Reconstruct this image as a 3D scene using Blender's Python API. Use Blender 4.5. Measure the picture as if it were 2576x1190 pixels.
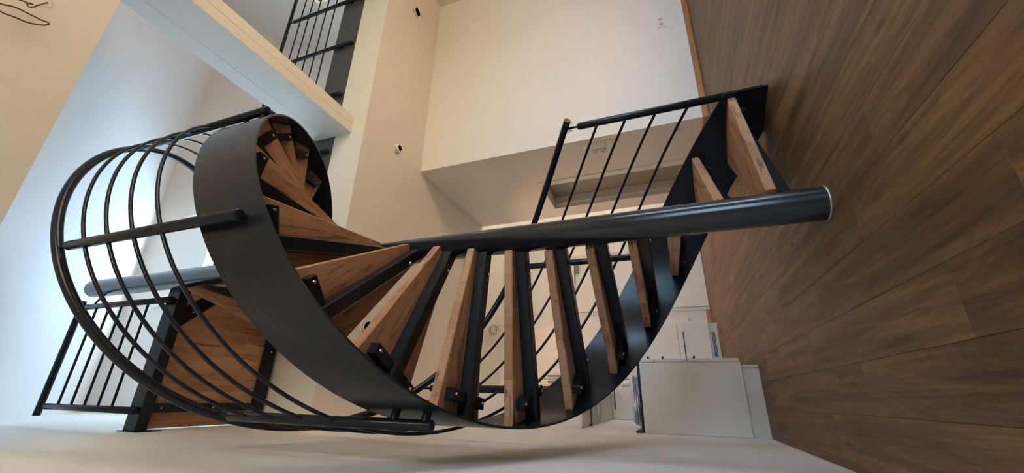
import bpy, math, random
from mathutils import Matrix, Vector

# ------------------------------------------------------------------ set-up
for o in list(bpy.data.objects):
    bpy.data.objects.remove(o, do_unlink=True)
SC = bpy.context.scene
COL = SC.collection
S = 0.65                      # metres per layout unit (camera height = 1 unit)
rad = math.radians

# camera: solved from the vanishing points of the photograph (portrait shot stored sideways)
FPX = 1011.75
cam_d = bpy.data.cameras.new('camera')
cam_d.sensor_fit = 'HORIZONTAL'
cam_d.sensor_width = 36.0
cam_d.lens = FPX * 36.0 / 2576.0
cam_d.clip_start = 0.02
cam = bpy.data.objects.new('camera', cam_d)
COL.objects.link(cam)
cam.matrix_world = Matrix(((0.02000195, 0.92862929, -0.37046938, 0.0),
                           (0.35149885, -0.35342021, -0.86691563, 0.0),
                           (-0.93597462, -0.11287956, -0.33348122, S),
                           (0, 0, 0, 1)))
SC.camera = cam

# world: even daylight sky
world = bpy.data.worlds.new('sky')
SC.world = world
world.use_nodes = True
bg = world.node_tree.nodes['Background']
bg.inputs['Color'].default_value = (0.47, 0.72, 1.0, 1)
bg.inputs['Strength'].default_value = 12.5

# low afternoon sun falling through the windows in the right-hand wall onto the floor outside the frame
sun_d = bpy.data.lights.new('sun', 'SUN')
sun_d.energy = 285.0
sun_d.color = (1.0, 0.88, 0.73)
sun_d.angle = rad(0.6)
sun = bpy.data.objects.new('sun', sun_d)
COL.objects.link(sun)
sun.rotation_euler = Vector((-0.56, 0.555, -0.615)).to_track_quat('-Z', 'Y').to_euler()

SC.view_settings.view_transform = 'Standard'
SC.view_settings.look = 'None'
SC.view_settings.gamma = 1.0
SC.view_settings.use_curve_mapping = False
SC.view_settings.exposure = 0.06
try:
    SC.cycles.max_bounces = 7
    SC.cycles.diffuse_bounces = 5
    SC.cycles.use_denoising = True
    SC.cycles.sample_clamp_indirect = 15.0
    SC.cycles.adaptive_threshold = 0.03
except Exception:
    pass


def portal(name, loc, rot, sx, sy):
    d = bpy.data.lights.new(name, 'AREA')
    d.shape = 'RECTANGLE'
    d.size = sx * S
    d.size_y = sy * S
    d.cycles.is_portal = True
    o = bpy.data.objects.new(name, d)
    COL.objects.link(o)
    o.location = Vector(loc) * S
    o.rotation_euler = rot
    return o


# layout constants (in units of the camera height)
XW, XR = -0.393, 8.743            # left and right wall
YS, YB = -4.5, 10.37              # wall behind the camera, kitchen wall
ZC, ZS, ZU = 5.25, 5.85, 6.33     # ceiling, slab top, upper floor
YN, YF = 1.145, 4.226             # near and far edge of the opening in the ceiling
YP, XD, YD = 5.883, 4.158, 8.85   # closet block: front face, side face, end
RY, RZ, SL = 4.5, 10.63, 1.26     # ridge of the roof and its slope
WIN = (3.3, 6.9, 0.8, 3.8)       # window behind the camera: x0, x1, z0, z1
WR = [(-1.2, 0.55, 0.12, 4.1), (9.0, 10.25, 0.12, 4.7)]  # right-wall windows, kitchen-side one added for light: y0, y1, z0, z1
GW = (4.0, 4.8, 7.3, 8.0)          # added gable window that brightens the roof space: y0, y1, z0, z1
SKY = (1.1, 3.37, 5.16, 6.75)       # roof window: x0, x1, y0, y1
PX, PY, PR = 1.141, 2.740, 0.1055 # newel pole
LX0, LX1, LY0, LY1 = 0, 0, 0, 0

portal('window_daylight', ((WIN[0] + WIN[1]) / 2, YS - 0.02, (WIN[2] + WIN[3]) / 2), (rad(90), 0, 0), WIN[1] - WIN[0], WIN[3] - WIN[2])
for (_a, _b, _c, _d) in WR:
    portal('side_window_daylight', (XR + 0.02, (_a + _b) / 2, (_c + _d) / 2), (rad(90), 0, rad(90)), _b - _a, _d - _c)
portal('added_gable_daylight', (XR + 0.02, (GW[0] + GW[1]) / 2, (GW[2] + GW[3]) / 2), (rad(90), 0, rad(90)), GW[1] - GW[0], GW[3] - GW[2])
_ym = (SKY[2] + SKY[3]) / 2
portal('roof_window_daylight', ((SKY[0] + SKY[1]) / 2, _ym + 0.25, RZ - SL * (_ym - RY) + 0.25),
       (-math.atan(SL), 0, 0), SKY[1] - SKY[0], (SKY[3] - SKY[2]) * math.hypot(1, SL))


# ------------------------------------------------------------------ materials
def nodes(name):
    m = bpy.data.materials.new(name)
    m.use_nodes = True
    nt = m.node_tree
    return m, nt, nt.nodes['Principled BSDF']


def link(nt, a, b):
    nt.links.new(a, b)


def paint(name, col, rough=0.6, bump=0.12, scale=220.0, spec=0.3):
    m, nt, b = nodes(name)
    b.inputs['Roughness'].default_value = rough
    b.inputs['Specular IOR Level'].default_value = spec
    tc = nt.nodes.new('ShaderNodeTexCoord')
    n = nt.nodes.new('ShaderNodeTexNoise')
    n.inputs['Scale'].default_value = scale
    n.inputs['Detail'].default_value = 4
    link(nt, tc.outputs['Object'], n.inputs['Vector'])
    n2 = nt.nodes.new('ShaderNodeTexNoise')
    n2.inputs['Scale'].default_value = 1.7
    link(nt, tc.outputs['Object'], n2.inputs['Vector'])
    mx = nt.nodes.new('ShaderNodeMix')
    mx.data_type = 'RGBA'
    mx.inputs[6].default_value = (*[c * 0.965 for c in col], 1)
    mx.inputs[7].default_value = (*col, 1)
    link(nt, n2.outputs['Fac'], mx.inputs[0])
    link(nt, mx.outputs[2], b.inputs['Base Color'])
    bp = nt.nodes.new('ShaderNodeBump')
    bp.inputs['Strength'].default_value = bump
    bp.inputs['Distance'].default_value = 0.002
    link(nt, n.outputs['Fac'], bp.inputs['Height'])
    link(nt, bp.outputs['Normal'], b.inputs['Normal'])
    return m


def metal(name, col, rough=0.38, spec=0.5, metallic=0.0):
    m, nt, b = nodes(name)
    b.inputs['Base Color'].default_value = (*col, 1)
    b.inputs['Metallic'].default_value = metallic
    b.inputs['Specular IOR Level'].default_value = spec
    tc = nt.nodes.new('ShaderNodeTexCoord')
    n = nt.nodes.new('ShaderNodeTexNoise')
    n.inputs['Scale'].default_value = 600
    link(nt, tc.outputs['Object'], n.inputs['Vector'])
    bp = nt.nodes.new('ShaderNodeBump')
    bp.inputs['Strength'].default_value = 0.06
    bp.inputs['Distance'].default_value = 0.001
    link(nt, n.outputs['Fac'], bp.inputs['Height'])
    link(nt, bp.outputs['Normal'], b.inputs['Normal'])
    mr = nt.nodes.new('ShaderNodeMapRange')
    n2 = nt.nodes.new('ShaderNodeTexNoise')
    n2.inputs['Scale'].default_value = 9
    link(nt, tc.outputs['Object'], n2.inputs['Vector'])
    link(nt, n2.outputs['Fac'], mr.inputs['Value'])
    mr.inputs['To Min'].default_value = rough - 0.05
    mr.inputs['To Max'].default_value = rough + 0.06
    link(nt, mr.outputs['Result'], b.inputs['Roughness'])
    return m


def wood_block(name, c_lo, c_hi, streak, row=0.042, length=0.42, rough=0.45):
    """butcher-block wood: glued staves running along local x"""
    m, nt, b = nodes(name)
    N = nt.nodes.new
    tc, oi = N('ShaderNodeTexCoord'), N('ShaderNodeObjectInfo')
    sc = N('ShaderNodeVectorMath'); sc.operation = 'MULTIPLY'
    cx = N('ShaderNodeCombineXYZ')
    mul = N('ShaderNodeMath'); mul.operation = 'MULTIPLY'; mul.inputs[1].default_value = 7.3
    link(nt, oi.outputs['Random'], mul.inputs[0])
    link(nt, mul.outputs[0], cx.inputs[0]); link(nt, mul.outputs[0], cx.inputs[1])
    add = N('ShaderNodeVectorMath'); add.operation = 'ADD'
    link(nt, tc.outputs['Object'], add.inputs[0]); link(nt, cx.outputs[0], add.inputs[1])
    br = N('ShaderNodeTexBrick')
    br.offset = 0.37
    br.inputs['Scale'].default_value = 1.0
    br.inputs['Brick Width'].default_value = length
    br.inputs['Row Height'].default_value = row
    br.inputs['Mortar Size'].default_value = 0.0004
    br.inputs['Mortar Smooth'].default_value = 0.2
    br.inputs['Color1'].default_value = (*c_lo, 1)
    br.inputs['Color2'].default_value = (*c_hi, 1)
    br.inputs['Mortar'].default_value = (*[c * 0.8 for c in c_lo], 1)
    link(nt, add.outputs[0], br.inputs['Vector'])
    st = N('ShaderNodeVectorMath'); st.operation = 'MULTIPLY'
    st.inputs[1].default_value = (3.0, 32.0, 32.0)
    link(nt, add.outputs[0], st.inputs[0])
    n = N('ShaderNodeTexNoise'); n.inputs['Scale'].default_value = 1.0
    n.inputs['Detail'].default_value = 5; n.inputs['Distortion'].default_value = 1.2
    link(nt, st.outputs[0], n.inputs['Vector'])
    r = N('ShaderNodeValToRGB')
    r.color_ramp.elements[0].position = 0.56; r.color_ramp.elements[0].color = (0, 0, 0, 1)
    r.color_ramp.elements[1].position = 0.68; r.color_ramp.elements[1].color = (1, 1, 1, 1)
    link(nt, n.outputs['Fac'], r.inputs['Fac'])
    mx = N('ShaderNodeMix'); mx.data_type = 'RGBA'
    link(nt, br.outputs['Color'], mx.inputs[6])
    mx.inputs[7].default_value = (*streak, 1)
    fm = N('ShaderNodeMath'); fm.operation = 'MULTIPLY'; fm.inputs[1].default_value = 0.9
    link(nt, r.outputs['Color'], fm.inputs[0]); link(nt, fm.outputs[0], mx.inputs[0])
    n3 = N('ShaderNodeTexNoise'); n3.inputs['Scale'].default_value = 1.0; n3.inputs['Detail'].default_value = 6
    st3 = N('ShaderNodeVectorMath'); st3.operation = 'MULTIPLY'; st3.inputs[1].default_value = (9.0, 220.0, 220.0)
    link(nt, add.outputs[0], st3.inputs[0]); link(nt, st3.outputs[0], n3.inputs['Vector'])
    mr = N('ShaderNodeMapRange'); mr.inputs['To Min'].default_value = 0.8; mr.inputs['To Max'].default_value = 1.18
    link(nt, n3.outputs['Fac'], mr.inputs['Value'])
    hs = N('ShaderNodeHueSaturation')
    link(nt, mx.outputs[2], hs.inputs['Color']); link(nt, mr.outputs['Result'], hs.inputs['Value'])
    link(nt, hs.outputs['Color'], b.inputs['Base Color'])
    b.inputs['Roughness'].default_value = rough
    b.inputs['Specular IOR Level'].default_value = 0.35
    return m


def plank_mat(name):
    m, nt, b = nodes(name)
    N = nt.nodes.new
    tc, oi = N('ShaderNodeTexCoord'), N('ShaderNodeObjectInfo')
    mul = N('ShaderNodeMath'); mul.operation = 'MULTIPLY'; mul.inputs[1].default_value = 91.7
    link(nt, oi.outputs['Random'], mul.inputs[0])
    cx = N('ShaderNodeCombineXYZ')
    link(nt, mul.outputs[0], cx.inputs[0]); link(nt, mul.outputs[0], cx.inputs[1]); link(nt, mul.outputs[0], cx.inputs[2])
    add = N('ShaderNodeVectorMath'); add.operation = 'ADD'
    link(nt, tc.outputs['Object'], add.inputs[0]); link(nt, cx.outputs[0], add.inputs[1])
    # broad figure
    s1 = N('ShaderNodeVectorMath'); s1.operation = 'MULTIPLY'; s1.inputs[1].default_value = (20.0, 1.25, 1.0)
    link(nt, add.outputs[0], s1.inputs[0])
    n1 = N('ShaderNodeTexNoise'); n1.inputs['Scale'].default_value = 1.0; n1.inputs['Detail'].default_value = 8
    n1.inputs['Roughness'].default_value = 0.62
    n1.inputs['Distortion'].default_value = 0.7
    link(nt, s1.outputs[0], n1.inputs['Vector'])
    r1 = N('ShaderNodeValToRGB')
    e = r1.color_ramp.elements
    e[0].position = 0.28; e[0].color = (0.058, 0.029, 0.011, 1)
    e[1].position = 0.72; e[1].color = (0.255, 0.140, 0.060, 1)
    k = e.new(0.5); k.color = (0.150, 0.081, 0.034, 1)
    link(nt, n1.outputs['Fac'], r1.inputs['Fac'])
    # fine grain
    s2 = N('ShaderNodeVectorMath'); s2.operation = 'MULTIPLY'; s2.inputs[1].default_value = (190.0, 6.0, 1.0)
    link(nt, add.outputs[0], s2.inputs[0])
    n2 = N('ShaderNodeTexNoise'); n2.inputs['Scale'].default_value = 1.0; n2.inputs['Detail'].default_value = 4
    link(nt, s2.outputs[0], n2.inputs['Vector'])
    # cathedral rings
    s4 = N('ShaderNodeVectorMath'); s4.operation = 'MULTIPLY'; s4.inputs[1].default_value = (5.0, 0.8, 1.0)
    link(nt, add.outputs[0], s4.inputs[0])
    n4 = N('ShaderNodeTexNoise'); n4.inputs['Scale'].default_value = 1.0; n4.inputs['Detail'].default_value = 1
    link(nt, s4.outputs[0], n4.inputs['Vector'])
    m4 = N('ShaderNodeMath'); m4.operation = 'MULTIPLY'; m4.inputs[1].default_value = 26.0
    link(nt, n4.outputs['Fac'], m4.inputs[0])
    f4 = N('ShaderNodeMath'); f4.operation = 'FRACT'; link(nt, m4.outputs[0], f4.inputs[0])
    mr4 = N('ShaderNodeMapRange'); mr4.inputs['To Min'].default_value = 0.84; mr4.inputs['To Max'].default_value = 1.06
    link(nt, f4.outputs[0], mr4.inputs['Value'])
    mr2 = N('ShaderNodeMapRange'); mr2.inputs['To Min'].default_value = 0.72; mr2.inputs['To Max'].default_value = 1.25
    link(nt, n2.outputs['Fac'], mr2.inputs['Value'])
    # knots
    s3 = N('ShaderNodeVectorMath'); s3.operation = 'MULTIPLY'; s3.inputs[1].default_value = (2.6, 1.15, 1.0)
    link(nt, add.outputs[0], s3.inputs[0])
    v = N('ShaderNodeTexVoronoi'); v.inputs['Scale'].default_value = 1.0
    v.voronoi_dimensions = '2D'
    link(nt, s3.outputs[0], v.inputs['Vector'])
    mr3 = N('ShaderNodeMapRange'); mr3.inputs['From Min'].default_value = 0.0; mr3.inputs['From Max'].default_value = 0.05
    mr3.inputs['To Min'].default_value = 0.35; mr3.inputs['To Max'].default_value = 1.0
    link(nt, v.outputs['Distance'], mr3.inputs['Value'])
    # per-plank tone
    mr5 = N('ShaderNodeMapRange'); mr5.inputs['To Min'].default_value = 0.82; mr5.inputs['To Max'].default_value = 1.15
    fr = N('ShaderNodeMath'); fr.operation = 'FRACT'; link(nt, mul.outputs[0], fr.inputs[0])
    link(nt, fr.outputs[0], mr5.inputs['Value'])
    p = None
    for src in (mr4, mr2, mr3, mr5):
        if p is None:
            p = src.outputs['Result']
        else:
            q = N('ShaderNodeMath'); q.operation = 'MULTIPLY'
            link(nt, p, q.inputs[0]); link(nt, src.outputs['Result'], q.inputs[1])
            p = q.outputs[0]
    hs = N('ShaderNodeHueSaturation')
    link(nt, r1.outputs['Color'], hs.inputs['Color']); link(nt, p, hs.inputs['Value'])
    link(nt, hs.outputs['Color'], b.inputs['Base Color'])
    b.inputs['Roughness'].default_value = 0.5
    b.inputs['Specular IOR Level'].default_value = 0.3
    bp = N('ShaderNodeBump'); bp.inputs['Strength'].default_value = 0.15; bp.inputs['Distance'].default_value = 0.001
    link(nt, n2.outputs['Fac'], bp.inputs['Height']); link(nt, bp.outputs['Normal'], b.inputs['Normal'])
    return m


def glow(name):
    m, nt, b = nodes(name)
    b.inputs['Emission Color'].default_value = (1.0, 0.72, 0.5, 1)
    b.inputs['Emission Strength'].default_value = 4.0
    return m


M = {
    'wall': paint('white_wall_paint', (0.82, 0.775, 0.715)),
    'ceil': paint('white_ceiling_paint', (0.81, 0.765, 0.70)),
    'roof': paint('white_roof_lining', (0.80, 0.79, 0.765), bump=0.05),
    'beam': paint('painted_concrete_beam', (0.78, 0.76, 0.69), bump=0.3, scale=60),
    'steel': metal('anthracite_powder_coat', (0.0125, 0.0150, 0.0180), 0.23, 0.25),
    'pole': metal('anthracite_gloss_pole', (0.0125, 0.0150, 0.0185), 0.17, 0.5),
    'plate': metal('anthracite_edge_plate', (0.055, 0.062, 0.064), 0.42),
    'screw': metal('stainless_screw', (0.62, 0.6, 0.57), 0.25, 0.5, 1.0),
    'tread': wood_block('beech_tread', (0.36, 0.185, 0.095), (0.52, 0.29, 0.16), (0.16, 0.070, 0.035)),
    'plank': plank_mat('oak_vinyl_plank'),
    'screed': paint('dark_subfloor', (0.05, 0.035, 0.025)),
    'skirt': wood_block('oak_skirting', (0.42, 0.20, 0.085), (0.50, 0.26, 0.11), (0.30, 0.13, 0.05), row=0.2, length=2.0),
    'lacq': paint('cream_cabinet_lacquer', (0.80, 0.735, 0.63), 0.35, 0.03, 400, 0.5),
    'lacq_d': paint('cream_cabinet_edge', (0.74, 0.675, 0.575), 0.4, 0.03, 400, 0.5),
    'black': metal('black_worktop', (0.012, 0.011, 0.011), 0.35),
    'plastic': paint('white_plastic', (0.82, 0.79, 0.74), 0.35, 0.0, 200, 0.5),
    'grey': paint('grey_plastic', (0.20, 0.19, 0.18), 0.4, 0.0, 200, 0.5),
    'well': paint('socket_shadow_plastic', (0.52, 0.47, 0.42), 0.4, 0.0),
    'hood': metal('brushed_steel_hood', (0.45, 0.43, 0.40), 0.35, 0.5, 0.8),
    'lens': paint('frosted_lens', (0.85, 0.83, 0.78), 0.2, 0.0),
    'cable': paint('brown_cable', (0.12, 0.075, 0.05), 0.5, 0.0),
    'wire': paint('grey_wire', (0.33, 0.30, 0.26), 0.5, 0.0),
    'doorleaf': paint('olive_grey_door', (0.33, 0.30, 0.245), 0.45, 0.04),
    'film': paint('white_plastic_film', (0.80, 0.81, 0.86), 0.3, 0.3, 60, 0.5),
    'glow': glow('added_lamp_lens'),
    'dark_ground': paint('low_bounce_ground', (0.045, 0.065, 0.025), 0.9, 0.4, 90),
    'paving': paint('terrace_paving', (0.17, 0.15, 0.12), 0.8, 0.3, 30),
}

# ------------------------------------------------------------------ mesh helpers
WLOC = {}


class MB:
    """collects geometry in layout units"""

    def __init__(self):
        self.v, self.f, self.sm = [], [], []

    def poly(self, verts, faces, smooth=False):
        n = len(self.v)
        self.v += [tuple(p) for p in verts]
        self.f += [tuple(i + n for i in f) for f in faces]
        self.sm += [smooth] * len(faces)
        return self

    def box(self, a, b, c=0.0):
        x0, y0, z0 = (min(a[i], b[i]) for i in range(3))
        x1, y1, z1 = (max(a[i], b[i]) for i in range(3))
        if c <= 0:
            return self.poly([(x0, y0, z0), (x1, y0, z0), (x1, y1, z0), (x0, y1, z0),
                              (x0, y0, z1), (x1, y0, z1), (x1, y1, z1), (x0, y1, z1)],
                             [(0, 3, 2, 1), (4, 5, 6, 7), (0, 1, 5, 4), (1, 2, 6, 5), (2, 3, 7, 6), (3, 0, 4, 7)])
        # all edges chamfered
        vs, idx = [], {}
        for sx in (0, 1):
            for sy in (0, 1):
                for sz in (0, 1):
                    X, Y, Z = (x0, x1)[sx], (y0, y1)[sy], (z0, z1)[sz]
                    ix, iy, iz = (c, -c)[sx], (c, -c)[sy], (c, -c)[sz]
                    idx[(sx, sy, sz)] = len(vs)
                    vs += [(X, Y + iy, Z + iz), (X + ix, Y, Z + iz), (X + ix, Y + iy, Z)]
        I = lambda s, k: idx[s] + k
        fs = []
        for k in range(3):
            o = [i for i in range(3) if i != k]
            for s in (0, 1):
                ring = []
                for (p, q) in ((0, 0), (1, 0), (1, 1), (0, 1)):
                    t = [0, 0, 0]; t[k] = s; t[o[0]] = p; t[o[1]] = q
                    ring.append(I(tuple(t), k))
                fs.append(tuple(ring))
        for k in range(3):
            o = [i for i in range(3) if i != k]
            for p in (0, 1):
                for q in (0, 1):
                    a_, b_ = [0, 0, 0], [0, 0, 0]
                    a_[o[0]] = b_[o[0]] = p; a_[o[1]] = b_[o[1]] = q
                    a_[k], b_[k] = 0, 1
                    fs.append((I(tuple(a_), o[0]), I(tuple(b_), o[0]), I(tuple(b_), o[1]), I(tuple(a_), o[1])))
        for s in idx:
            fs.append((I(s, 0), I(s, 1), I(s, 2)))
        return self.poly(vs, fs)

    def tube(self, pts, r, n=14, cap=True, r2=None, smooth=True):
        pts = [Vector(p) for p in pts]
        L = len(pts)
        vs, fs = [], []
        up = None
        for i, p in enumerate(pts):
            t = (pts[min(i + 1, L - 1)] - pts[max(i - 1, 0)]).normalized()
            if up is None:
                a = Vector((0, 0, 1)) if abs(t.z) < 0.9 else Vector((1, 0, 0))
                u = t.cross(a).normalized()
            else:
                u = (up - t * up.dot(t)).normalized()
            up = u
            w = t.cross(u)
            rr = r if r2 is None else r + (r2 - r) * i / (L - 1)
            for k in range(n):
                an = 2 * math.pi * k / n
                vs.append(p + (u * math.cos(an) + w * math.sin(an)) * rr)
        for i in range(L - 1):
            for k in range(n):
                a, b = i * n + k, i * n + (k + 1) % n
                fs.append((a, b, b + n, a + n))
        self.poly(vs, fs, smooth)
        if cap:
            self.poly(vs[:n], [tuple(range(n))[::-1]])
            self.poly(vs[-n:], [tuple(range(n))])
        return self

    def lathe(self, c, prof, n=32, axis='z'):
        """prof: (radius, height) list"""
        vs, fs = [], []
        for (r, h) in prof:
            for k in range(n):
                a = 2 * math.pi * k / n
                p = (r * math.cos(a), r * math.sin(a), h)
                if axis == 'y':
                    p = (p[0], p[2], p[1])
                if axis == 'x':
                    p = (p[2], p[0], p[1])
                vs.append((c[0] + p[0], c[1] + p[1], c[2] + p[2]))
        for i in range(len(prof) - 1):
            for k in range(n):
                a, b = i * n + k, i * n + (k + 1) % n
                fs.append((a, b, b + n, a + n))
        fs.append(tuple(range(n))[::-1])
        fs.append(tuple((len(prof) - 1) * n + k for k in range(n)))
        return self.poly(vs, fs)

    def prism(self, outline, axis, a, b):
        """extrude a polygon (2-D outline) along an axis from a to b"""
        def P(p, h):
            return {'x': (h, p[0], p[1]), 'y': (p[0], h, p[1]), 'z': (p[0], p[1], h)}[axis]
        n = len(outline)
        vs = [P(p, a) for p in outline] + [P(p, b) for p in outline]
        fs = [tuple(range(n))[::-1], tuple(range(n, 2 * n))]
        fs += [(i, (i + 1) % n, (i + 1) % n + n, i + n) for i in range(n)]
        return self.poly(vs, fs)

    def mesh(self, name, mat, org=(0, 0, 0)):
        import bmesh
        me = bpy.data.meshes.new(name)
        me.from_pydata([tuple((p[i] - org[i]) * S for i in range(3)) for p in self.v], [], self.f)
        me.polygons.foreach_set('use_smooth', self.sm)
        bm = bmesh.new()
        bm.from_mesh(me)
        bmesh.ops.recalc_face_normals(bm, faces=bm.faces)
        bm.to_mesh(me)
        bm.free()
        me.materials.append(M[mat])
        me.update()
        return me

    def build(self, name, mat, parent=None, org=None):
        if org is None:
            lo = [min(p[i] for p in self.v) for i in range(3)]
            hi = [max(p[i] for p in self.v) for i in range(3)]
            org = ((lo[0] + hi[0]) / 2, (lo[1] + hi[1]) / 2, lo[2])
        me = self.mesh(name, mat, org)
        o = bpy.data.objects.new(name, me)
        COL.objects.link(o)
        w = Vector(org) * S
        if parent is not None:
            o.parent = parent
            o.location = w - WLOC[parent.name]
        else:
            o.location = w
        WLOC[o.name] = w
        return o


def tag(o, label, cat, group=None):
    o['label'] = label
    o['category'] = cat
    if group:
        o['group'] = group
    return o


def thing(name, loc, label, cat, group=None):
    o = bpy.data.objects.new(name, None)
    COL.objects.link(o)
    o.empty_display_size = 0.1
    o.location = Vector(loc) * S
    WLOC[o.name] = Vector(loc) * S
    return tag(o, label, cat, group)


def struct(o):
    o['kind'] = 'structure'
    return o


def child_copy(src, parent):
    c = src.copy()
    COL.objects.link(c)
    c.parent = parent
    return c


random.seed(4)

# ------------------------------------------------------------------ the shell
# floor: subfloor slab with separate vinyl planks
floor = struct(MB().box((XW, YS, -0.06), (XR, YB, -0.014)).build('floor', 'screed'))
PW, PL, GAP = 0.2795, 1.815, 0.0008
x = -0.338 - PW
row = 0
phase = {0: 0.0, 1: 3.615, 2: 2.92, 3: 1.90, 4: 1.46, 5: 0.62, 6: 2.05}
while x < XR:
    x0, x1 = max(x, XW), min(x + PW, XR)
    ph = phase.get(row, random.uniform(0, PL))
    y = ph - PL * math.ceil((ph - YS) / PL)
    while y < YB:
        y0, y1 = max(y, YS), min(y + PL, YB)
        if y1 - y0 > 0.05 and x1 - x0 > 0.02:
            m = MB()
            g = GAP / 2
            a, b, c, d, ch = x0 + g, x1 - g, y0 + g, y1 - g, 0.0016
            m.poly([(a, c, -0.014), (b, c, -0.014), (b, d, -0.014), (a, d, -0.014),
                    (a, c, -ch), (b, c, -ch), (b, d, -ch), (a, d, -ch),
                    (a + ch, c + ch, 0), (b - ch, c + ch, 0), (b - ch, d - ch, 0), (a + ch, d - ch, 0)],
                   [(0, 1, 5, 4), (1, 2, 6, 5), (2, 3, 7, 6), (3, 0, 4, 7),
                    (4, 5, 9, 8), (5, 6, 10, 9), (6, 7, 11, 10), (7, 4, 8, 11), (8, 9, 10, 11)])
            m.build('plank', 'plank', floor)
        y += PL
    x += PW
    row += 1


def roof_z(y):
    return RZ - SL * abs(y - RY)


def gable(x0, x1):
    ys = (YB + 0.3)
    return MB().prism([(YS - 0.3, -0.06), (ys, -0.06), (ys, ZU), (RY + (RZ - ZU) / SL, ZU), (RY, RZ),
                       (RY - (RZ - ZU) / SL, ZU), (YS - 0.3, ZU)], 'x', x0, x1)


wl = struct(gable(XW - 0.3, XW).build('wall_left', 'wall'))
# right wall: lower part in pieces around two windows, gable with its added window above
wr = MB()
ys_ = [YS - 0.3] + [v for w_ in WR for v in w_[:2]] + [YB + 0.3]
for i in range(0, len(ys_), 2):
    wr.box((XR, ys_[i], -0.06), (XR + 0.3, ys_[i + 1], ZU))
for (a_, b_, c_, d_) in WR:
    wr.box((XR, a_, -0.06), (XR + 0.3, b_, c_)).box((XR, a_, d_), (XR + 0.3, b_, ZU))
ga, gb, gc, gd = GW
wr.prism([(RY - (RZ - ZU) / SL, ZU), (ga, ZU), (ga, roof_z(ga))], 'x', XR, XR + 0.3)
wr.prism([(gb, ZU), (RY + (RZ - ZU) / SL, ZU), (gb, roof_z(gb))], 'x', XR, XR + 0.3)
wr.prism([(ga, gd), (gb, gd), (gb, roof_z(gb)), (RY, RZ), (ga, roof_z(ga))], 'x', XR, XR + 0.3)
wr.box((XR, ga, ZU), (XR + 0.3, gb, gc))
struct(wr.build('wall_right', 'wall'))
for i, (a_, b_, c_, d_) in zip((0, 1, 4), WR + [GW]):  # kitchen-side and gable frames belong to added windows
    w_ = struct(MB().box((XR + 0.1, a_, c_), (XR + 0.2, a_ + 0.08, d_)).build('window_%d' % (1 + i), 'steel'))
    for q_ in (((a_, d_ - 0.08), (b_, d_)), ((a_, c_), (b_, c_ + 0.08)), ((b_ - 0.08, c_), (b_, d_)), (((a_ + b_) / 2 - 0.04, c_), ((a_ + b_) / 2 + 0.04, d_))):
        MB().box((XR + 0.1, *q_[0]), (XR + 0.2, *q_[1])).build('window_frame', 'steel', w_)
struct(MB().box((XW, YB, -0.06), (XR, YB + 0.3, ZC)).build('wall_back', 'wall'))
x0, x1, z0, z1 = WIN
struct(MB().box((XW, YS - 0.3, -0.06), (x0, YS, ZC)).box((x1, YS - 0.3, -0.06), (XR, YS, ZC))
       .box((x0, YS - 0.3, -0.06), (x1, YS, z0)).box((x0, YS - 0.3, z1), (x1, YS, ZC)).build('wall_front', 'wall'))
wf = struct(MB().box((x0, YS - 0.2, z0), (x0 + 0.08, YS - 0.1, z1)).build('window_4', 'steel'))
MB().box((x1 - 0.08, YS - 0.2, z0), (x1, YS - 0.1, z1)).build('window_frame', 'steel', wf)
MB().box((x0, YS - 0.2, z1 - 0.08), (x1, YS - 0.1, z1)).build('window_frame', 'steel', wf)
MB().box((x0, YS - 0.2, z0), (x1, YS - 0.1, z0 + 0.08)).build('window_frame', 'steel', wf)
for k in (1, 2):
    xm = x0 + (x1 - x0) * k / 3
    MB().box((xm - 0.05, YS - 0.2, z0), (xm + 0.05, YS - 0.1, z1)).build('window_mullion', 'steel', wf)
struct(MB().box((XW - 9, YS - 24, -0.3), (XR + 0.3, YS - 0.3, -0.1)).build('added_dark_ground', 'dark_ground'))  # unseen ground added dark to cut light bounced onto the ceiling
# added unseen canopy that keeps sun out of the window behind the camera
struct(MB().box((0.5, YS - 4.9, 5.0), (XR + 4.6, YS - 0.3, 5.12)).build('ceiling_added_sunshade', 'steel'))
struct(MB().box((XR + 0.3, YS - 24, -0.3), (XR + 20, YB + 9, -0.1)).build('terrace', 'paving'))

# ceilings of the ground floor
struct(MB().box((XW, YF, ZC), (XR, YB, ZS)).build('ceiling', 'ceil'))
struct(MB().box((XW, YS, ZC), (XR, YN, ZU)).build('ceiling_near', 'ceil'))
struct(MB().box((XW, YF + 0.03, ZS), (XR, YB, ZU)).build('floor_upper', 'ceil'))

# pitched roof lining over the void
n = math.hypot(1, SL)
ty, tz = 0.22 * SL / n, 0.22 / n
yl = RY - (RZ - ZU) / SL - 0.05
struct(MB().prism([(yl, roof_z(yl)), (RY, RZ), (RY, RZ + 0.3), (yl - ty, roof_z(yl) + tz)], 'x', XW, XR).build('ceiling_roof_front', 'roof'))
ye = RY + (RZ - ZU) / SL + 0.05
m = MB()


def slope_piece(m, xa, xb, ya, yb):
    m.prism([(ya, roof_z(ya)), (yb, roof_z(yb)), (yb + ty, roof_z(yb) + tz), (ya + ty, roof_z(ya) + tz)], 'x', xa, xb)


slope_piece(m, XW, XR, RY, SKY[2])
slope_piece(m, XW, XR, SKY[3], ye)
slope_piece(m, XW, SKY[0], SKY[2], SKY[3])
slope_piece(m, SKY[1], XR, SKY[2], SKY[3])
struct(m.build('ceiling_roof_back', 'roof'))
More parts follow.
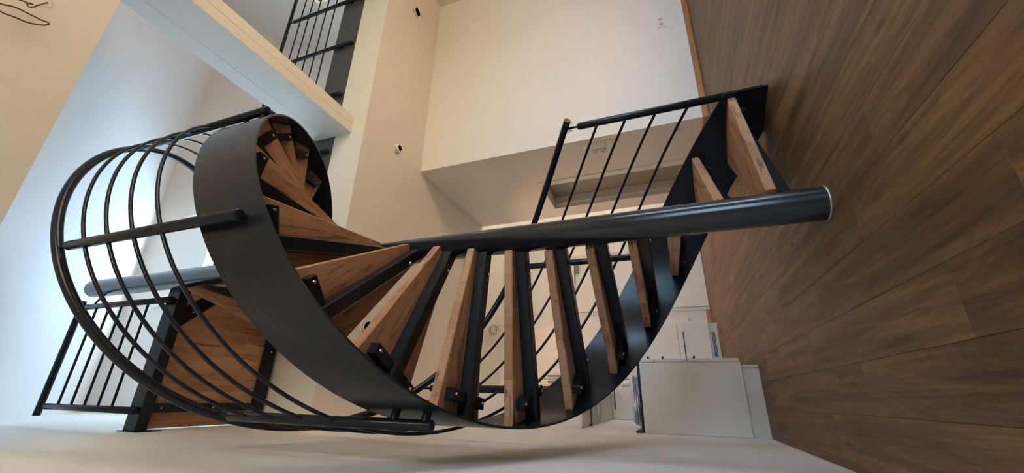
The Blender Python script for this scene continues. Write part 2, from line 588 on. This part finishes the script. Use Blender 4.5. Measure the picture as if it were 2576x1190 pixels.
# roof window frame
wf2 = MB()
for (xa, xb, ya, yb) in ((SKY[0], SKY[0] + 0.07, SKY[2], SKY[3]), (SKY[1] - 0.07, SKY[1], SKY[2], SKY[3]),
                         (SKY[0], SKY[1], SKY[2], SKY[2] + 0.05), (SKY[0], SKY[1], SKY[3] - 0.05, SKY[3])):
    wf2.prism([(ya + 0.6 * ty, roof_z(ya) + 0.6 * tz), (yb + 0.6 * ty, roof_z(yb) + 0.6 * tz), (yb + ty, roof_z(yb) + tz), (ya + ty, roof_z(ya) + tz)], 'x', xa, xb)
struct(wf2.build('window_3', 'plastic'))
# white post under the roof
struct(MB().box((3.39, 4.77, ZU), (3.64, 5.1, 10.25)).build('wall_roof_post', 'wall'))

# closet block with the door in its side
struct(MB().box((XD, YP, -0.014), (XR, YP + 0.25, ZC)).build('wall_closet_front', 'wall'))
dy0, dy1, dz = 7.217, 8.343, 3.13
XL = XD + 0.29
struct(MB().box((XD, YP + 0.25, -0.014), (XL, dy0, ZC)).box((XD, dy1, -0.014), (XL, YD, ZC)).box((XD, dy0, dz), (XL, dy1, ZC))
       .build('wall_closet_side', 'wall'))
struct(MB().box((XL, YD - 0.25, -0.014), (XR, YD, ZC)).build('wall_closet_end', 'wall'))
d1 = struct(MB().box((XL, dy0, 0.004), (XL + 0.06, dy1 - 0.008, dz - 0.005)).build('door_1', 'doorleaf'))
fr = 0.075
t1 = MB().box((XD - 0.022, dy0 - 2 * fr, 0), (XD, dy0, dz + fr), 0.004).box((XD - 0.022, dy1, 0), (XD, dy1 + fr, dz + fr), 0.004)
t1.box((XD - 0.022, dy0, dz), (XD, dy1, dz + fr), 0.004).box((XD + 0.09, dy1 - 0.02, 0), (XD + 0.12, dy1, dz)).box((XD + 0.09, dy0, dz - 0.02), (XD + 0.12, dy1, dz))
struct(t1.build('trim_1', 'wall'))

# skirting boards
BH = 0.088
struct(MB().box((XD - 0.025, YP - 0.028, 0), (XR, YP, BH), 0.004).build('baseboard_closet_front', 'skirt'))
struct(MB().box((XD - 0.028, YP, 0), (XD, dy0 - 2 * fr, BH), 0.004).build('baseboard_closet_side', 'skirt'))
struct(MB().box((1.545, YB - 0.028, 0), (1.985, YB, BH), 0.004).build('baseboard_back', 'skirt'))

# flush kitchen door with closer
d2 = struct(MB().box((2.065, YB - 0.05, 0.006), (3.55, YB - 0.012, 3.13), 0.004).build('door_2', 'lacq'))
MB().box((3.10, YB - 0.11, 3.03), (3.37, YB - 0.05, 3.115), 0.008).box((2.84, YB - 0.09, 3.135), (3.36, YB - 0.06, 3.15)).build('door_closer', 'grey', d2)
struct(MB().box((1.985, YB - 0.04, 0), (2.055, YB, 3.21), 0.003).box((3.56, YB - 0.04, 0), (3.63, YB, 3.21), 0.003)
       .box((2.055, YB - 0.04, 3.14), (3.56, YB, 3.21), 0.003).build('trim_2', 'lacq_d'))

# beam crossing the void
bt = thing('concrete_beam', (4.16, 2.6, 5.514), 'pale painted beam crossing the open void overhead', 'beam')
MB().box((4.012, YN - 0.2, 5.520), (4.313, YF + 0.03, 6.28)).build('core', 'beam', bt)
MB().box((4.006, YN - 0.2, 5.514), (4.0118, YF - 0.001, 6.018), 0.0015).build('side_board', 'beam', bt)
MB().box((4.006, YN - 0.2, 6.021), (4.0118, YF - 0.001, 6.28), 0.0015).build('side_board', 'beam', bt)
MB().box((4.012, YN - 0.2, 5.514), (4.160, YF - 0.001, 5.5198), 0.0015).build('bottom_board', 'beam', bt)
MB().box((4.163, YN - 0.2, 5.514), (4.319, YF - 0.001, 5.5198), 0.0015).build('bottom_board', 'beam', bt)
MB().box((4.3132, YN - 0.2, 5.520), (4.319, YF - 0.001, 6.28), 0.0015).build('side_board', 'beam', bt)

# ------------------------------------------------------------------ spiral staircase
RISE, DTH, TH = 0.298, 22.21, 0.063
NT = 20
RS, HS = 1.335, 0.0134                    # stringer radius and pitch per degree
stair = thing('spiral_staircase', (PX, PY, 0), 'black steel spiral staircase with beech wooden treads around a round pole', 'staircase')


def pol(r, t, z):
    return (PX + r * math.cos(rad(t)), PY + r * math.sin(rad(t)), z)


# pole
MB().lathe((PX, PY, 0), [(PR * 1.03, 0), (PR * 1.03, 0.012), (PR, 0.022), (PR, 7.58), (PR - 0.012, 7.595)], 48).build('pole', 'pole', stair)
MB().lathe((PX, PY, 0), [(PR * 1.055, 0.0), (PR * 1.055, 0.008), (PR * 1.032, 0.014)], 48).build('base_ring', 'hood', stair)
for p in stair.children:
    for f in p.data.polygons:
        f.use_smooth = abs(f.normal.z) < 0.5

# stringer: helical flat plate cut off at the floor
T0, T1, ST = 17.6, 452.0, 0.014
m = MB()
N_ = 220
ths = [T0 + (T1 - T0) * i / N_ for i in range(N_ + 1)]
rows = []
for t in ths:
    zl, zu = max(0.0, -0.474 + HS * t), 0.084 + HS * t
    rows.append([pol(RS - ST, t, zl), pol(RS, t, zl), pol(RS, t, zu), pol(RS - ST, t, zu)])
vs = [p for r_ in rows for p in r_]
for k in range(4):
    fs = [(4 * i + k, 4 * i + (k + 1) % 4, 4 * i + 4 + (k + 1) % 4, 4 * i + 4 + k) for i in range(N_)]
    used = sorted({i for f in fs for i in f})
    mp = {u: j for j, u in enumerate(used)}
    m.poly([vs[u] for u in used], [tuple(mp[i] for i in f) for f in fs], True)
m.poly(rows[0], [(0, 1, 2, 3)])
m.poly(rows[-1], [(0, 1, 2, 3)])
m.build('stringer', 'steel', stair)

# treads: local x runs along the middle of the tread
F0, FD, B0, BD, RO, RI = 22.608, -0.066, 43.07, 0.079, 1.322, 0.112
MID = (F0 + B0) / 2


def line_pt(ang, off, r):
    a = rad(ang - MID)
    u, n_ = (math.cos(a), math.sin(a)), (-math.sin(a), math.cos(a))
    s = math.sqrt(max(r * r - off * off, 0))
    return (u[0] * s + n_[0] * off, u[1] * s + n_[1] * off)


tout = [line_pt(F0, FD, RI + 0.02)]
fo, bo = line_pt(F0, FD, RO), line_pt(B0, BD, RO)
tout += [fo]
for i in range(1, 8):
    a = math.atan2(fo[1], fo[0]) + (math.atan2(bo[1], bo[0]) - math.atan2(fo[1], fo[0])) * i / 8
    tout.append((RO * math.cos(a), RO * math.sin(a)))
tout += [bo, line_pt(B0, BD, RI + 0.02)]
CH = 0.006


def shrink(poly, c):
    cx = sum(p[0] for p in poly) / len(poly)
    res = []
    n_ = len(poly)
    for i in range(n_):
        p0, p1, p2 = Vector(poly[i - 1]), Vector(poly[i]), Vector(poly[(i + 1) % n_])
        d1_, d2_ = (p1 - p0).normalized(), (p2 - p1).normalized()
        n1, n2 = Vector((-d1_.y, d1_.x)), Vector((-d2_.y, d2_.x))
        b_ = (n1 + n2).normalized()
        res.append(tuple(p1 + b_ * (c / max(b_.dot(n1), 0.3))))
    return res


inn = shrink(tout, CH)
nn = len(tout)
tm = MB()
lay = [[(p[0], p[1], -TH) for p in inn], [(p[0], p[1], -TH + CH) for p in tout],
       [(p[0], p[1], -CH) for p in tout], [(p[0], p[1], 0) for p in inn]]
vs = [p for l in lay for p in l]
fs = [tuple(range(nn))[::-1], tuple(range(3 * nn, 4 * nn))]
for j in range(3):
    fs += [(j * nn + i, j * nn + (i + 1) % nn, (j + 1) * nn + (i + 1) % nn, (j + 1) * nn + i) for i in range(nn)]
tm.poly(vs, fs)
tread_me = tm.mesh('tread', 'tread')
BW, BHt = 0.095, 0.088
beam_me = MB().box((PR - 0.01, -BW / 2, -TH - BHt), (RS - 0.012, BW / 2, -TH), 0.008).mesh('support_beam', 'steel')
TB, TL = 0.062, 0.232
tabs = [MB().box((1.135, BW / 2, -TH - TB), (1.135 + 0.075, TL, -TH), 0.005).mesh('fixing_bracket', 'steel'),
        MB().box((1.135, -TL, -TH - TB), (1.135 + 0.075, -BW / 2, -TH), 0.005).mesh('fixing_bracket', 'steel')]


def screw(x_, y_, z_, m=None, r=0.0115):
    m = m or MB()
    return m.lathe((x_, y_, z_), [(r * 0.45, -0.0045), (r * 0.5, -0.009), (r * 0.8, -0.008), (r, -0.003), (r, 0.001)], 12)


screw_me = [screw(x_, y_, z_).mesh('screw', 'screw') for (x_, y_, z_) in
            ((0.27, -0.02, -TH - BHt), (1.172, TL - 0.035, -TH - TB), (1.172, -TL + 0.035, -TH - TB))]
for k in range(1, NT + 1):
    t = bpy.data.objects.new('tread', tread_me)
    COL.objects.link(t)
    t.parent = stair
    t.location = (0, 0, k * RISE * S)
    t.rotation_euler = (0, 0, rad(MID + (k - 1) * DTH))
    for nm, me in [('support_beam', beam_me), ('fixing_bracket', tabs[0]), ('fixing_bracket', tabs[1])] + [('screw', s_) for s_ in screw_me]:
        c = bpy.data.objects.new(nm, me)
        COL.objects.link(c)
        c.parent = t

# railing along the outside of the stringer
RH, HR = 1.398, 0.0335
HS2 = 0.0135
HT0, HT1 = 16.8, 446.0


def helix(a, t0, t1, r=RH, step=2.5):
    n_ = max(2, int((t1 - t0) / step))
    return [pol(r, t0 + (t1 - t0) * i / n_, a + HS2 * (t0 + (t1 - t0) * i / n_)) for i in range(n_ + 1)]


MB().tube(helix(1.437, HT0, HT1), HR, 16).build('handrail', 'steel', stair)
for a in (1.112, 0.847, 0.58, 0.305):
    MB().tube(helix(a, 20.2, 442.0), 0.0125, 10).build('baluster_rod', 'steel', stair)
for k in range(8):
    t = 20.6 + 60.0 * k
    if t > 446:
        break
    zb, zt = max(-0.376 + HS2 * t, 0.01), 1.31 + HS2 * t
    x_, y_, _ = pol(RH, t, 0)
    po = MB().lathe((x_, y_, 0), [(0.026, zb), (0.0335, zb + 0.006), (0.0335, zt - 0.02), (0.026, zt)], 20)
    po = po.build('post', 'steel', stair)
    for f in po.data.polygons:
        f.use_smooth = abs(f.normal.z) < 0.5
    MB().tube([(x_, y_, zt - 0.01), (x_, y_, 1.43 + HS2 * t)], 0.011, 10).build('pin', 'steel', po)
    for dz_ in ((0.06, 0.28) if k else (0.12, 0.26)):
        z_ = zb + dz_
        MB().tube([pol(RS - 0.004, t, z_), pol(RH - 0.02, t, z_)], 0.027, 12).build('spacer', 'steel', po)

# ------------------------------------------------------------------ landing at the top
LZ = 6.178
ly0, ly1 = 2.783, 4.41
land = thing('stair_landing', (0.3, 3.4, LZ), 'wooden stair landing on a dark steel frame by the left wall', 'landing')
a_ = rad(93.0)
# deck boards glued as one block; grain along y
deck = [(XW + 0.015, ly0 + 0.111), (PX - 0.085, ly0 + 0.111), (PX + 0.0, PY + 0.25), (PX + math.cos(a_) * 1.69, ly1), (XW + 0.015, ly1)]
dk = MB().prism([(p[1] - 3.4, -(p[0] - 0.3)) for p in deck], 'z', -TH, 0)
dko = bpy.data.objects.new('deck', dk.mesh('deck', 'tread'))
COL.objects.link(dko)
dko.parent = land
dko.location = (0, 0, 0)
dko.rotation_euler = (0, 0, rad(90))
MB().box((XW + 0.006, ly0, 5.985), (PX - 0.09, ly0 + 0.11, LZ), 0.006).build('front_beam', 'steel', land)
MB().box((XW + 0.0005, ly0 - 0.03, 5.90), (XW + 0.008, ly0 + 0.19, LZ + 0.03)).build('wall_plate', 'steel', land)
sb = MB().box((-0.225, ly0 + 0.11, 6.06), (-0.138, 4.22, LZ - TH - 0.001), 0.004).build('frame_bar', 'steel', land)
bb = MB().box((-0.138, 4.06, 6.06), (0.86, 4.22, LZ - TH - 0.001), 0.004).build('frame_bar', 'steel', land)
eb = MB().box((XW + 0.015, 4.36, 6.04), (0.86, 4.415, LZ - TH - 0.001), 0.004).build('frame_bar', 'steel', land)
# diagonal brace
br_ = MB()
p0, p1 = Vector((0.70, 2.88)), Vector((1.075, 3.25))
d_ = (p1 - p0).normalized()
nv = Vector((-d_.y, d_.x)) * 0.072
br_.prism([tuple(p0 + nv), tuple(p0 - nv), tuple(p1 - nv), tuple(p1 + nv)], 'z', 6.06, LZ - TH - 0.001)
dg = br_.build('frame_bar', 'steel', land)
for (x_, y_, par) in ((-0.18, 3.0, sb), (-0.18, 3.55, sb), (-0.18, 4.0, sb), (0.12, 4.14, bb), (0.5, 4.14, bb),
                      (0.83, 3.02, dg), (1.0, 3.16, dg)):
    screw(x_, y_, 6.06, r=0.013).build('screw', 'screw', par)
# railing over the void
yr = ly0 - 0.05
RODZ = (7.36, 7.11, 6.866, 6.622, 6.382)
MB().tube([(-0.30, yr, 7.70), (0.99, yr, 7.70)], HR, 16).build('handrail', 'steel', land)
for x_ in (0.911, -0.20):
    po = MB().lathe((x_, yr, 0), [(0.026, 5.985), (0.0335, 5.991), (0.0335, 7.565), (0.024, 7.59)], 20).build('post', 'steel', land)
    for f in po.data.polygons:
        f.use_smooth = abs(f.normal.z) < 0.5
    MB().tube([(x_, yr, 7.58), (x_, yr, 7.69)], 0.011, 10).build('pin', 'steel', po)
    MB().tube([(x_, yr + 0.02, 6.03), (x_, ly0 + 0.004, 6.03)], 0.022, 10).tube([(x_, yr + 0.02, 6.13), (x_, ly0 + 0.004, 6.13)], 0.022, 10).build('spacer', 'steel', po)
for z_ in RODZ:
    MB().tube([(-0.22, yr, z_), (0.93, yr, z_)], 0.0125, 10).build('baluster_rod', 'steel', land)
MB().tube([(PX - 0.10, PY - 0.02, 7.28), (PX - 0.13, PY - 0.03, 7.30), (0.96, yr, 7.42), (0.93, yr, 7.45)], 0.011, 10).build('tie_rod', 'steel', land)

# ------------------------------------------------------------------ balustrade and edge plate of the upper floor
bal = thing('balcony_railing', (4.5, YF - 0.03, 5.86), 'dark steel balustrade on an edge plate along the upper floor', 'railing')
BX0 = 1.32
MB().box((1.22, YF - 0.006, 5.85), (XR, YF + 0.03, 6.355)).build('edge_plate', 'plate', bal)
yr2 = YF - 0.055
MB().tube([(BX0 - 0.06, yr2, 7.805), (XR, yr2, 7.805)], HR, 16).build('handrail', 'steel', bal)
for z_ in (7.482, 7.254, 7.02, 6.782, 6.548):
    MB().tube([(BX0, yr2, z_), (XR, yr2, z_)], 0.0125, 10).build('baluster_rod', 'steel', bal)
for x_ in (8.50, 7.30, 6.10, 4.90, 3.70, 2.50, BX0):
    po = MB().lathe((x_, yr2, 0), [(0.026, 5.875), (0.0335, 5.881), (0.0335, 7.665), (0.024, 7.69)], 20).build('post', 'steel', bal)
    for f in po.data.polygons:
        f.use_smooth = abs(f.normal.z) < 0.5
    MB().tube([(x_, yr2, 7.68), (x_, yr2, 7.80)], 0.011, 10).build('pin', 'steel', po)
    for z_ in (5.93, 6.18):
        MB().box((x_ - 0.025, yr2 + 0.015, z_ - 0.04), (x_ + 0.025, YF - 0.004, z_ + 0.04), 0.004).build('bracket', 'steel', po)

# ------------------------------------------------------------------ kitchen run along the left wall
YK = 5.86
base_units = [(YK, 7.25), (7.254, 8.4), (8.404, 9.44)]
for i, (ya, yb) in enumerate(base_units):
    lab = ['cream drawer cabinet at the open end of the kitchen run beside the left wall',
           'cream base cabinet in the middle of the kitchen run under the cooker hood',
           'cream base cabinet at the inner end of the kitchen run'][i]
    u = thing('base_cabinet', (0.03, (ya + yb) / 2, 0), lab, 'cabinet', 'kitchen base cabinets')
    MB().box((XW + 0.002, ya + (0.035 if i == 0 else 0), 0.19), (0.455, yb, 1.398)).build('body', 'lacq', u)
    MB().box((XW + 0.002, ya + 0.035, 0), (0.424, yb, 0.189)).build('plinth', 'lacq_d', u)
    if i == 0:
        MB().box((XW + 0.002, ya, 0.19), (0.462, ya + 0.034, 1.398), 0.003).build('end_panel', 'lacq', u)
        MB().box((0.405, ya + 0.018, 0.004), (0.426, ya + 0.034, 0.188)).build('plinth_return', 'lacq', u)
    for (za, zb) in ((0.20, 0.792), (0.798, 1.197), (1.203, 1.392)):
        dr = MB().box((0.466, ya + 0.004, za), (0.506, yb - 0.004, zb), 0.003).build('drawer_front', 'lacq', u)
        hz = zb - 0.10
        MB().box((0.545, ya + 0.30, hz - 0.012), (0.565, yb - 0.30, hz + 0.012)).box((0.505, ya + 0.33, hz - 0.01), (0.55, ya + 0.35, hz + 0.01)) \
            .box((0.505, yb - 0.35, hz - 0.01), (0.55, yb - 0.33, hz + 0.01)).build('handle', 'black', dr)
wt = thing('worktop', (0.05, 7.6, 1.4), 'thin black worktop lying along the kitchen base cabinets', 'worktop')
MB().box((XW + 0.002, YK - 0.004, 1.4), (0.49, 9.445, 1.43), 0.003).build('slab', 'black', wt)
MB().box((XW + 0.002, YK - 0.004, 1.4302), (XW + 0.022, 9.445, 1.505)).build('upstand', 'black', wt)

# wall cabinets and hood
for i, (ya, yb) in enumerate(((6.2, 6.86), (7.875, 8.58), (8.584, 9.27), (9.274, 9.44))):
    lab = ['cream wall cabinet nearest the stairs, in front of the cooker hood',
           'cream wall cabinet just behind the cooker hood', 'second cream wall cabinet behind the cooker hood',
           'narrow cream wall filler cabinet in the kitchen corner'][i]
    u = thing('wall_cabinet', (-0.14, (ya + yb) / 2, 2.26), lab, 'cabinet', 'kitchen wall cabinets')
    MB().box((XW + 0.002, ya, 2.275), (0.082, yb, 3.9)).build('body', 'lacq', u)
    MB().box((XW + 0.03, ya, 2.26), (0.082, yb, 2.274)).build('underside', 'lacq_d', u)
    dr = MB().box((0.085, ya + 0.003, 2.25), (0.12, yb - 0.003, 3.9), 0.003).build('door', 'lacq', u)
    MB().box((0.15, ya + 0.06, 2.32), (0.165, ya + 0.075, 2.75)).box((0.12, ya + 0.062, 2.33), (0.155, ya + 0.073, 2.345)).build('handle', 'black', dr)
hd = thing('cooker_hood', (-0.14, 7.36, 2.26), 'built-in steel cooker hood with two round lamps under the wall cabinets', 'hood')
MB().box((XW + 0.002, 6.864, 2.25), (0.12, 6.95, 2.42), 0.004).build('front_trim', 'black', hd)
MB().box((XW + 0.002, 6.954, 2.265), (0.12, 7.87, 3.9)).build('body', 'hood', hd)
for y_ in (7.15, 7.62):
    MB().lathe((-0.18, y_, 2.25), [(0.06, 0.0), (0.075, 0.004), (0.075, 0.015)], 24).build('lamp', 'lens', hd)

# tall cabinets against the back wall
YT = 9.45
for i, (xa, xb) in enumerate(((XW + 0.004, 0.40), (0.404, 1.545))):
    u = thing('tall_cabinet', ((xa + xb) / 2, 9.9, 0), ['tall cream kitchen cabinet in the back left corner', 'tall cream kitchen cabinet with a long black handle and plinth grille'][i],
              'cabinet', 'tall kitchen cabinets')
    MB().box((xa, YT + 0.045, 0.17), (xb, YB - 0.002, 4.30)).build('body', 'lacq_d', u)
    pl = MB().box((xa, YT + 0.08, 0), (xb, YT + 0.12, 0.168)).build('plinth', 'lacq', u)
    if i == 1:
        for j in range(3):
            z_ = 0.062 + j * 0.022
            MB().box((xa + 0.44, YT + 0.073, z_), (xb - 0.19, YT + 0.0795, z_ + 0.014)).build('grille_slot', 'black', pl)
    for (za, zb, hz) in ((0.175, 0.782, 0.68), (0.788, 2.40, 2.2), (2.406, 4.29, 0))[1 if i == 0 else 0:]:
        if i == 0 and hz == 2.2:
            za = 1.52
        dr = MB().box((xa + 0.003, YT, za), (xb - 0.003, YT + 0.042, zb), 0.003).build('door', 'lacq', u)
        if hz == 0:
            xh = xb - 0.06 if i == 0 else xa + 0.06
            MB().box((xh - 0.012, YT - 0.045, 3.15), (xh + 0.012, YT - 0.028, 3.67)).box((xh - 0.012, YT - 0.03, 3.64), (xh + 0.012, YT, 3.67)) \
                .box((xh - 0.012, YT - 0.03, 3.15), (xh + 0.012, YT, 3.18)).build('handle', 'black', dr)
        else:
            MB().box((xa + 0.19, YT - 0.045, hz - 0.01), (xb - 0.19, YT - 0.028, hz + 0.01)).box((xa + 0.19, YT - 0.03, hz - 0.01), (xa + 0.21, YT, hz + 0.01)) \
                .box((xb - 0.21, YT - 0.03, hz - 0.01), (xb - 0.19, YT, hz + 0.01)).build('handle', 'black', dr)

# folded plastic film with a roll of tape on the worktop
fm = MB()
rnd = random.Random(7)
nx, ny = 26, 10
for layer in range(4):
    z0 = 1.4315 + layer * 0.026
    vs, fs = [], []
    for i in range(nx + 1):
        for j in range(ny + 1):
            u_, v_ = i / nx, j / ny
            X = -0.33 + 0.60 * u_ + 0.012 * rnd.uniform(-1, 1) + 0.01 * layer
            Y = 5.99 + 0.42 * v_ + 0.012 * rnd.uniform(-1, 1) + 0.02 * math.sin(u_ * 9 + layer)
            edge = min(u_, 1 - u_, v_, 1 - v_)
            Z = z0 + 0.024 + 0.010 * math.sin(v_ * 21 + layer * 2 + 2 * math.sin(u_ * 5)) + 0.007 * rnd.random()
            if edge == 0:
                Z = z0
            vs.append((X, Y, Z))
    for i in range(nx):
        for j in range(ny):
            a = i * (ny + 1) + j
            fs.append((a, a + 1, a + ny + 2, a + ny + 1))
    k0 = len(vs)
    vs += [(p[0], p[1], z0 - 0.001) for p in vs]
    fs += [tuple(i + k0 for i in f[::-1]) for f in fs]
    fm.poly(vs, fs, True)
film = thing('plastic_film', (-0.05, 6.2, 1.43), 'crumpled pile of white plastic film on the black worktop', 'film')
fm.build('sheets', 'film', film)
roll = MB()
prof = [(0.018, 0), (0.038, 0), (0.038, 0.09), (0.018, 0.09), (0.018, 0)]
roll.lathe((0.20, 6.12, 1.567), [(0.036, 0), (0.038, 0.004), (0.038, 0.086), (0.036, 0.09)], 20)
roll.lathe((0.20, 6.12, 1.572), [(0.016, 0.0), (0.016, 0.095)], 12)
tag(roll.build('tape_roll', 'plastic'), 'small white roll standing on the pile of plastic film', 'roll')


# ------------------------------------------------------------------ sockets, switches, detectors
def socket_face(m_, mk, c, w, axis, hole=True):
    pass


def socket(name, lab, cells, normal, origin, cat='socket', kind='socket', group=None):
    """cells: list of (u, z) centres on the wall; normal '-y' or '-x'"""
    W = 0.125
    us, zs = [c[0] for c in cells], [c[1] for c in cells]

    def B(m_, u0, u1, z0_, z1_, d0, d1_, c=0.004):
        if normal == '-y':
            return m_.box((u0, origin - d1_, z0_), (u1, origin - d0, z1_), c)
        return m_.box((origin - d1_, u0, z0_), (origin - d0, u1, z1_), c)
    base = ((min(us) + max(us)) / 2, origin, min(zs)) if normal == '-y' else (origin, (min(us) + max(us)) / 2, min(zs))
    t = thing(name, base, lab, cat, group)
    B(MB(), min(us) - W / 2, max(us) + W / 2, min(zs) - W / 2, max(zs) + W / 2, 0, 0.014).build('frame', 'plastic', t)
    for (u, z) in cells:
        q = W * 0.38
        ins = B(MB(), u - q, u + q, z - q, z + q, 0.0145, 0.022, 0.003).build('insert', 'plastic', t)
        if kind == 'socket':
            ax = 'y' if normal == '-y' else 'x'
            d = origin - 0.0225
            c0 = (u, d, z) if ax == 'y' else (d, u, z)
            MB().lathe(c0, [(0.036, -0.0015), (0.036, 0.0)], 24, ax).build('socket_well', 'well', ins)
            for s_ in (-0.016, 0.016):
                c1 = (u + s_, d - 0.0018, z) if ax == 'y' else (d - 0.0018, u + s_, z)
                MB().lathe(c1, [(0.004, -0.001), (0.004, 0.0)], 10, ax).build('pin_hole', 'black', ins)
        else:
            B(MB(), u - q * 0.86, u + q * 0.86, z - q * 0.86, z + q * 0.86, 0.0225, 0.027, 0.003).build('rocker', 'plastic', ins)
    return t


socket('wall_socket', 'white double socket low on the wide pink lit wall', [(6.279, 0.474), (6.404, 0.474)], '-y', YP)
socket('light_switch', 'white stack of four switches on the shaded closet wall', [(6.09, 1.56 + 0.128 * i) for i in range(4)], '-x', XD, 'switch', 'switch')
socket('wall_socket', 'white pair of sockets beside the stack of four switches', [(6.30, 1.72), (6.30, 1.848)], '-x', XD)
socket('wall_socket', 'single white socket low on the shaded closet wall', [(6.08, 0.48)], '-x', XD)
socket('wall_socket', 'single white socket low on the kitchen wall beside the tall cabinet', [(1.78, 0.467)], '-y', YB)
th = thing('thermostat', (4.485, YP, 2.16), 'white thermostat box high on the pink lit wall near its corner', 'thermostat')
MB().box((4.40, YP - 0.045, 2.16), (4.572, YP, 2.40), 0.008).build('housing', 'plastic', th)
MB().box((4.42, YP - 0.049, 2.175), (4.55, YP - 0.0455, 2.20), 0.001).build('lip', 'lacq_d', th)


def ceil_disc(name, lab, cat, c, prof_base, prof_top, gap=True):
    t = thing(name, c, lab, cat)
    MB().lathe(c, prof_base, 40).build('base_ring', 'plastic', t)
    if gap:
        r_ = prof_top[0][0] * 0.9
        MB().lathe(c, [(r_, prof_top[0][1]), (r_, prof_base[0][1])], 32).build('gap', 'grey', t)
    MB().lathe(c, prof_top, 40).build('cover', 'plastic', t)
    return t


def valve(cx, cy, lab):
    ceil_disc('air_valve', lab, 'air valve', (cx, cy, ZC),
              [(0.118, -0.022), (0.128, -0.012), (0.128, 0)], [(0.095, -0.052), (0.108, -0.048), (0.108, -0.038), (0.09, -0.034)])


valve(7.58, 5.035, 'round white air valve on the ceiling far from the stairs')
valve(0.93, 4.97, 'round white air valve on the ceiling half hidden behind a tread')
sd = ceil_disc('smoke_detector', 'round white smoke detector on the ceiling by the beam', 'smoke detector', (4.165, 5.06, ZC),
               [(0.078, -0.036), (0.083, -0.03), (0.083, 0)], [(0.055, -0.085), (0.072, -0.078), (0.075, -0.05), (0.07, -0.046)])
MB().lathe((4.20, 5.02, ZC - 0.085), [(0.008, -0.003), (0.009, 0.0)], 12).build('test_button', 'grey', sd)
# detector on the sloping roof lining
y_ = 4.81
sd2 = thing('smoke_detector', (1.52, y_, roof_z(y_)), 'white smoke detector on the sloping roof above the landing', 'smoke detector')
q = MB()
nrm = Vector((0, -SL, -1)).normalized()
c0 = Vector((1.52, y_, roof_z(y_)))
q.tube([c0, c0 + nrm * 0.05], 0.085, 28, smooth=False)
q.build('base_ring', 'plastic', sd2)
MB().tube([c0 + nrm * 0.051, c0 + nrm * 0.075], 0.065, 28, smooth=False).build('cover', 'plastic', sd2)

# added spotlights, hidden behind the treads, that warm the kitchen
for x_, y_, lab_, en_, tl_ in ((0.5, 7.8, 'nearest the tall corner cabinet', 22, 0), (1.4, 7.8, 'in the middle of the kitchen ceiling row', 26, 0), (2.6, 8.4, 'nearest the kitchen door', 55, 8)):
    sp = thing('added_ceiling_spotlight', (x_, y_, ZC), 'small added round ceiling spotlight ' + lab_, 'spotlight', 'added kitchen fill spotlights')
    MB().lathe((x_, y_, ZC), [(0.062, -0.006), (0.068, 0.0)], 24).build('ring', 'plastic', sp)
    MB().lathe((x_, y_, ZC - 0.007), [(0.048, -0.001), (0.05, 0.0)], 20).build('lens', 'glow', sp)
    ld = bpy.data.lights.new('kitchen_fill_bulb', 'SPOT')
    ld.energy = en_
    ld.color = (1.0, 0.62, 0.40)
    ld.spot_size = rad(130)
    ld.spot_blend = 0.8
    ld.shadow_soft_size = 0.03
    lo = bpy.data.objects.new('kitchen_fill_bulb', ld)
    COL.objects.link(lo)
    lo.parent = sp
    lo.location = (0, 0, -0.012)
    lo.rotation_euler = (rad(tl_), 0, 0)

# ------------------------------------------------------------------ loose wires
def smooth_path(pts, n_=8):
    P = [Vector(p) for p in pts]
    out = []
    for i in range(len(P) - 1):
        a, b, c, d = P[max(i - 1, 0)], P[i], P[i + 1], P[min(i + 2, len(P) - 1)]
        for k in range(n_):
            t = k / n_
            out.append(0.5 * ((2 * b) + (c - a) * t + (2 * a - 5 * b + 4 * c - d) * t * t + (3 * b - a - 3 * c + d) * t ** 3))
    out.append(P[-1])
    return out


wz = 5.19
w1 = [(2.60, 0.56, ZC), (2.57, 0.58, 5.22), (2.537, 0.619, wz), (2.57, 0.675, wz), (2.584, 0.74, wz), (2.594, 0.81, wz), (2.606, 0.844, wz), (2.593, 0.853, wz),
      (2.554, 0.823, wz), (2.515, 0.763, wz), (2.497, 0.699, wz), (2.48, 0.638, wz), (2.50, 0.55, 5.21), (2.56, 0.53, ZC)]
w2 = [(2.79, 0.805, ZC), (2.771, 0.796, 5.215), (2.712, 0.773, wz), (2.682, 0.758, wz), (2.661, 0.752, wz), (2.638, 0.733, wz), (2.648, 0.717, wz), (2.668, 0.722, wz),
      (2.672, 0.74, wz), (2.665, 0.72, wz + 0.005), (2.654, 0.682, wz + 0.01), (2.62, 0.60, 5.22), (2.60, 0.57, ZC)]
cb = thing('ceiling_cable', (2.65, 0.72, 5.2), 'loose brown lamp cable looping below the ceiling edge', 'cable')
MB().tube(smooth_path(w1), 0.0055, 8).build('cable_loop', 'cable', cb)
MB().tube(smooth_path(w2), 0.0050, 8).build('cable_loop', 'cable', cb)
MB().lathe((2.79, 0.80, ZC), [(0.03, -0.004), (0.045, 0.0)], 16).build('plaster_patch', 'plastic', cb)
coil = []
for i in range(70):
    a = i * 0.36
    r_ = 0.17 + 0.03 * math.sin(i * 0.7)
    coil.append((1.59 + r_ * math.cos(a) * 0.8, 9.63 + 1.6 * r_ * math.sin(a) * 0.7, ZC - 0.06 - 0.0011 * i + 0.02 * math.sin(a * 0.5)))
coil = [(1.62, 9.60, ZC)] + coil + [(1.70, 9.9, ZC - 0.07), (1.78, 10.15, ZC - 0.04), (1.80, YB - 0.03, ZC - 0.02), (1.80, YB, ZC - 0.02)]
wc = MB().tube(smooth_path(coil, 3), 0.008, 6)
tag(wc.build('wire_coil', 'wire'), 'coil of thin grey wire hanging from the kitchen ceiling', 'wire')
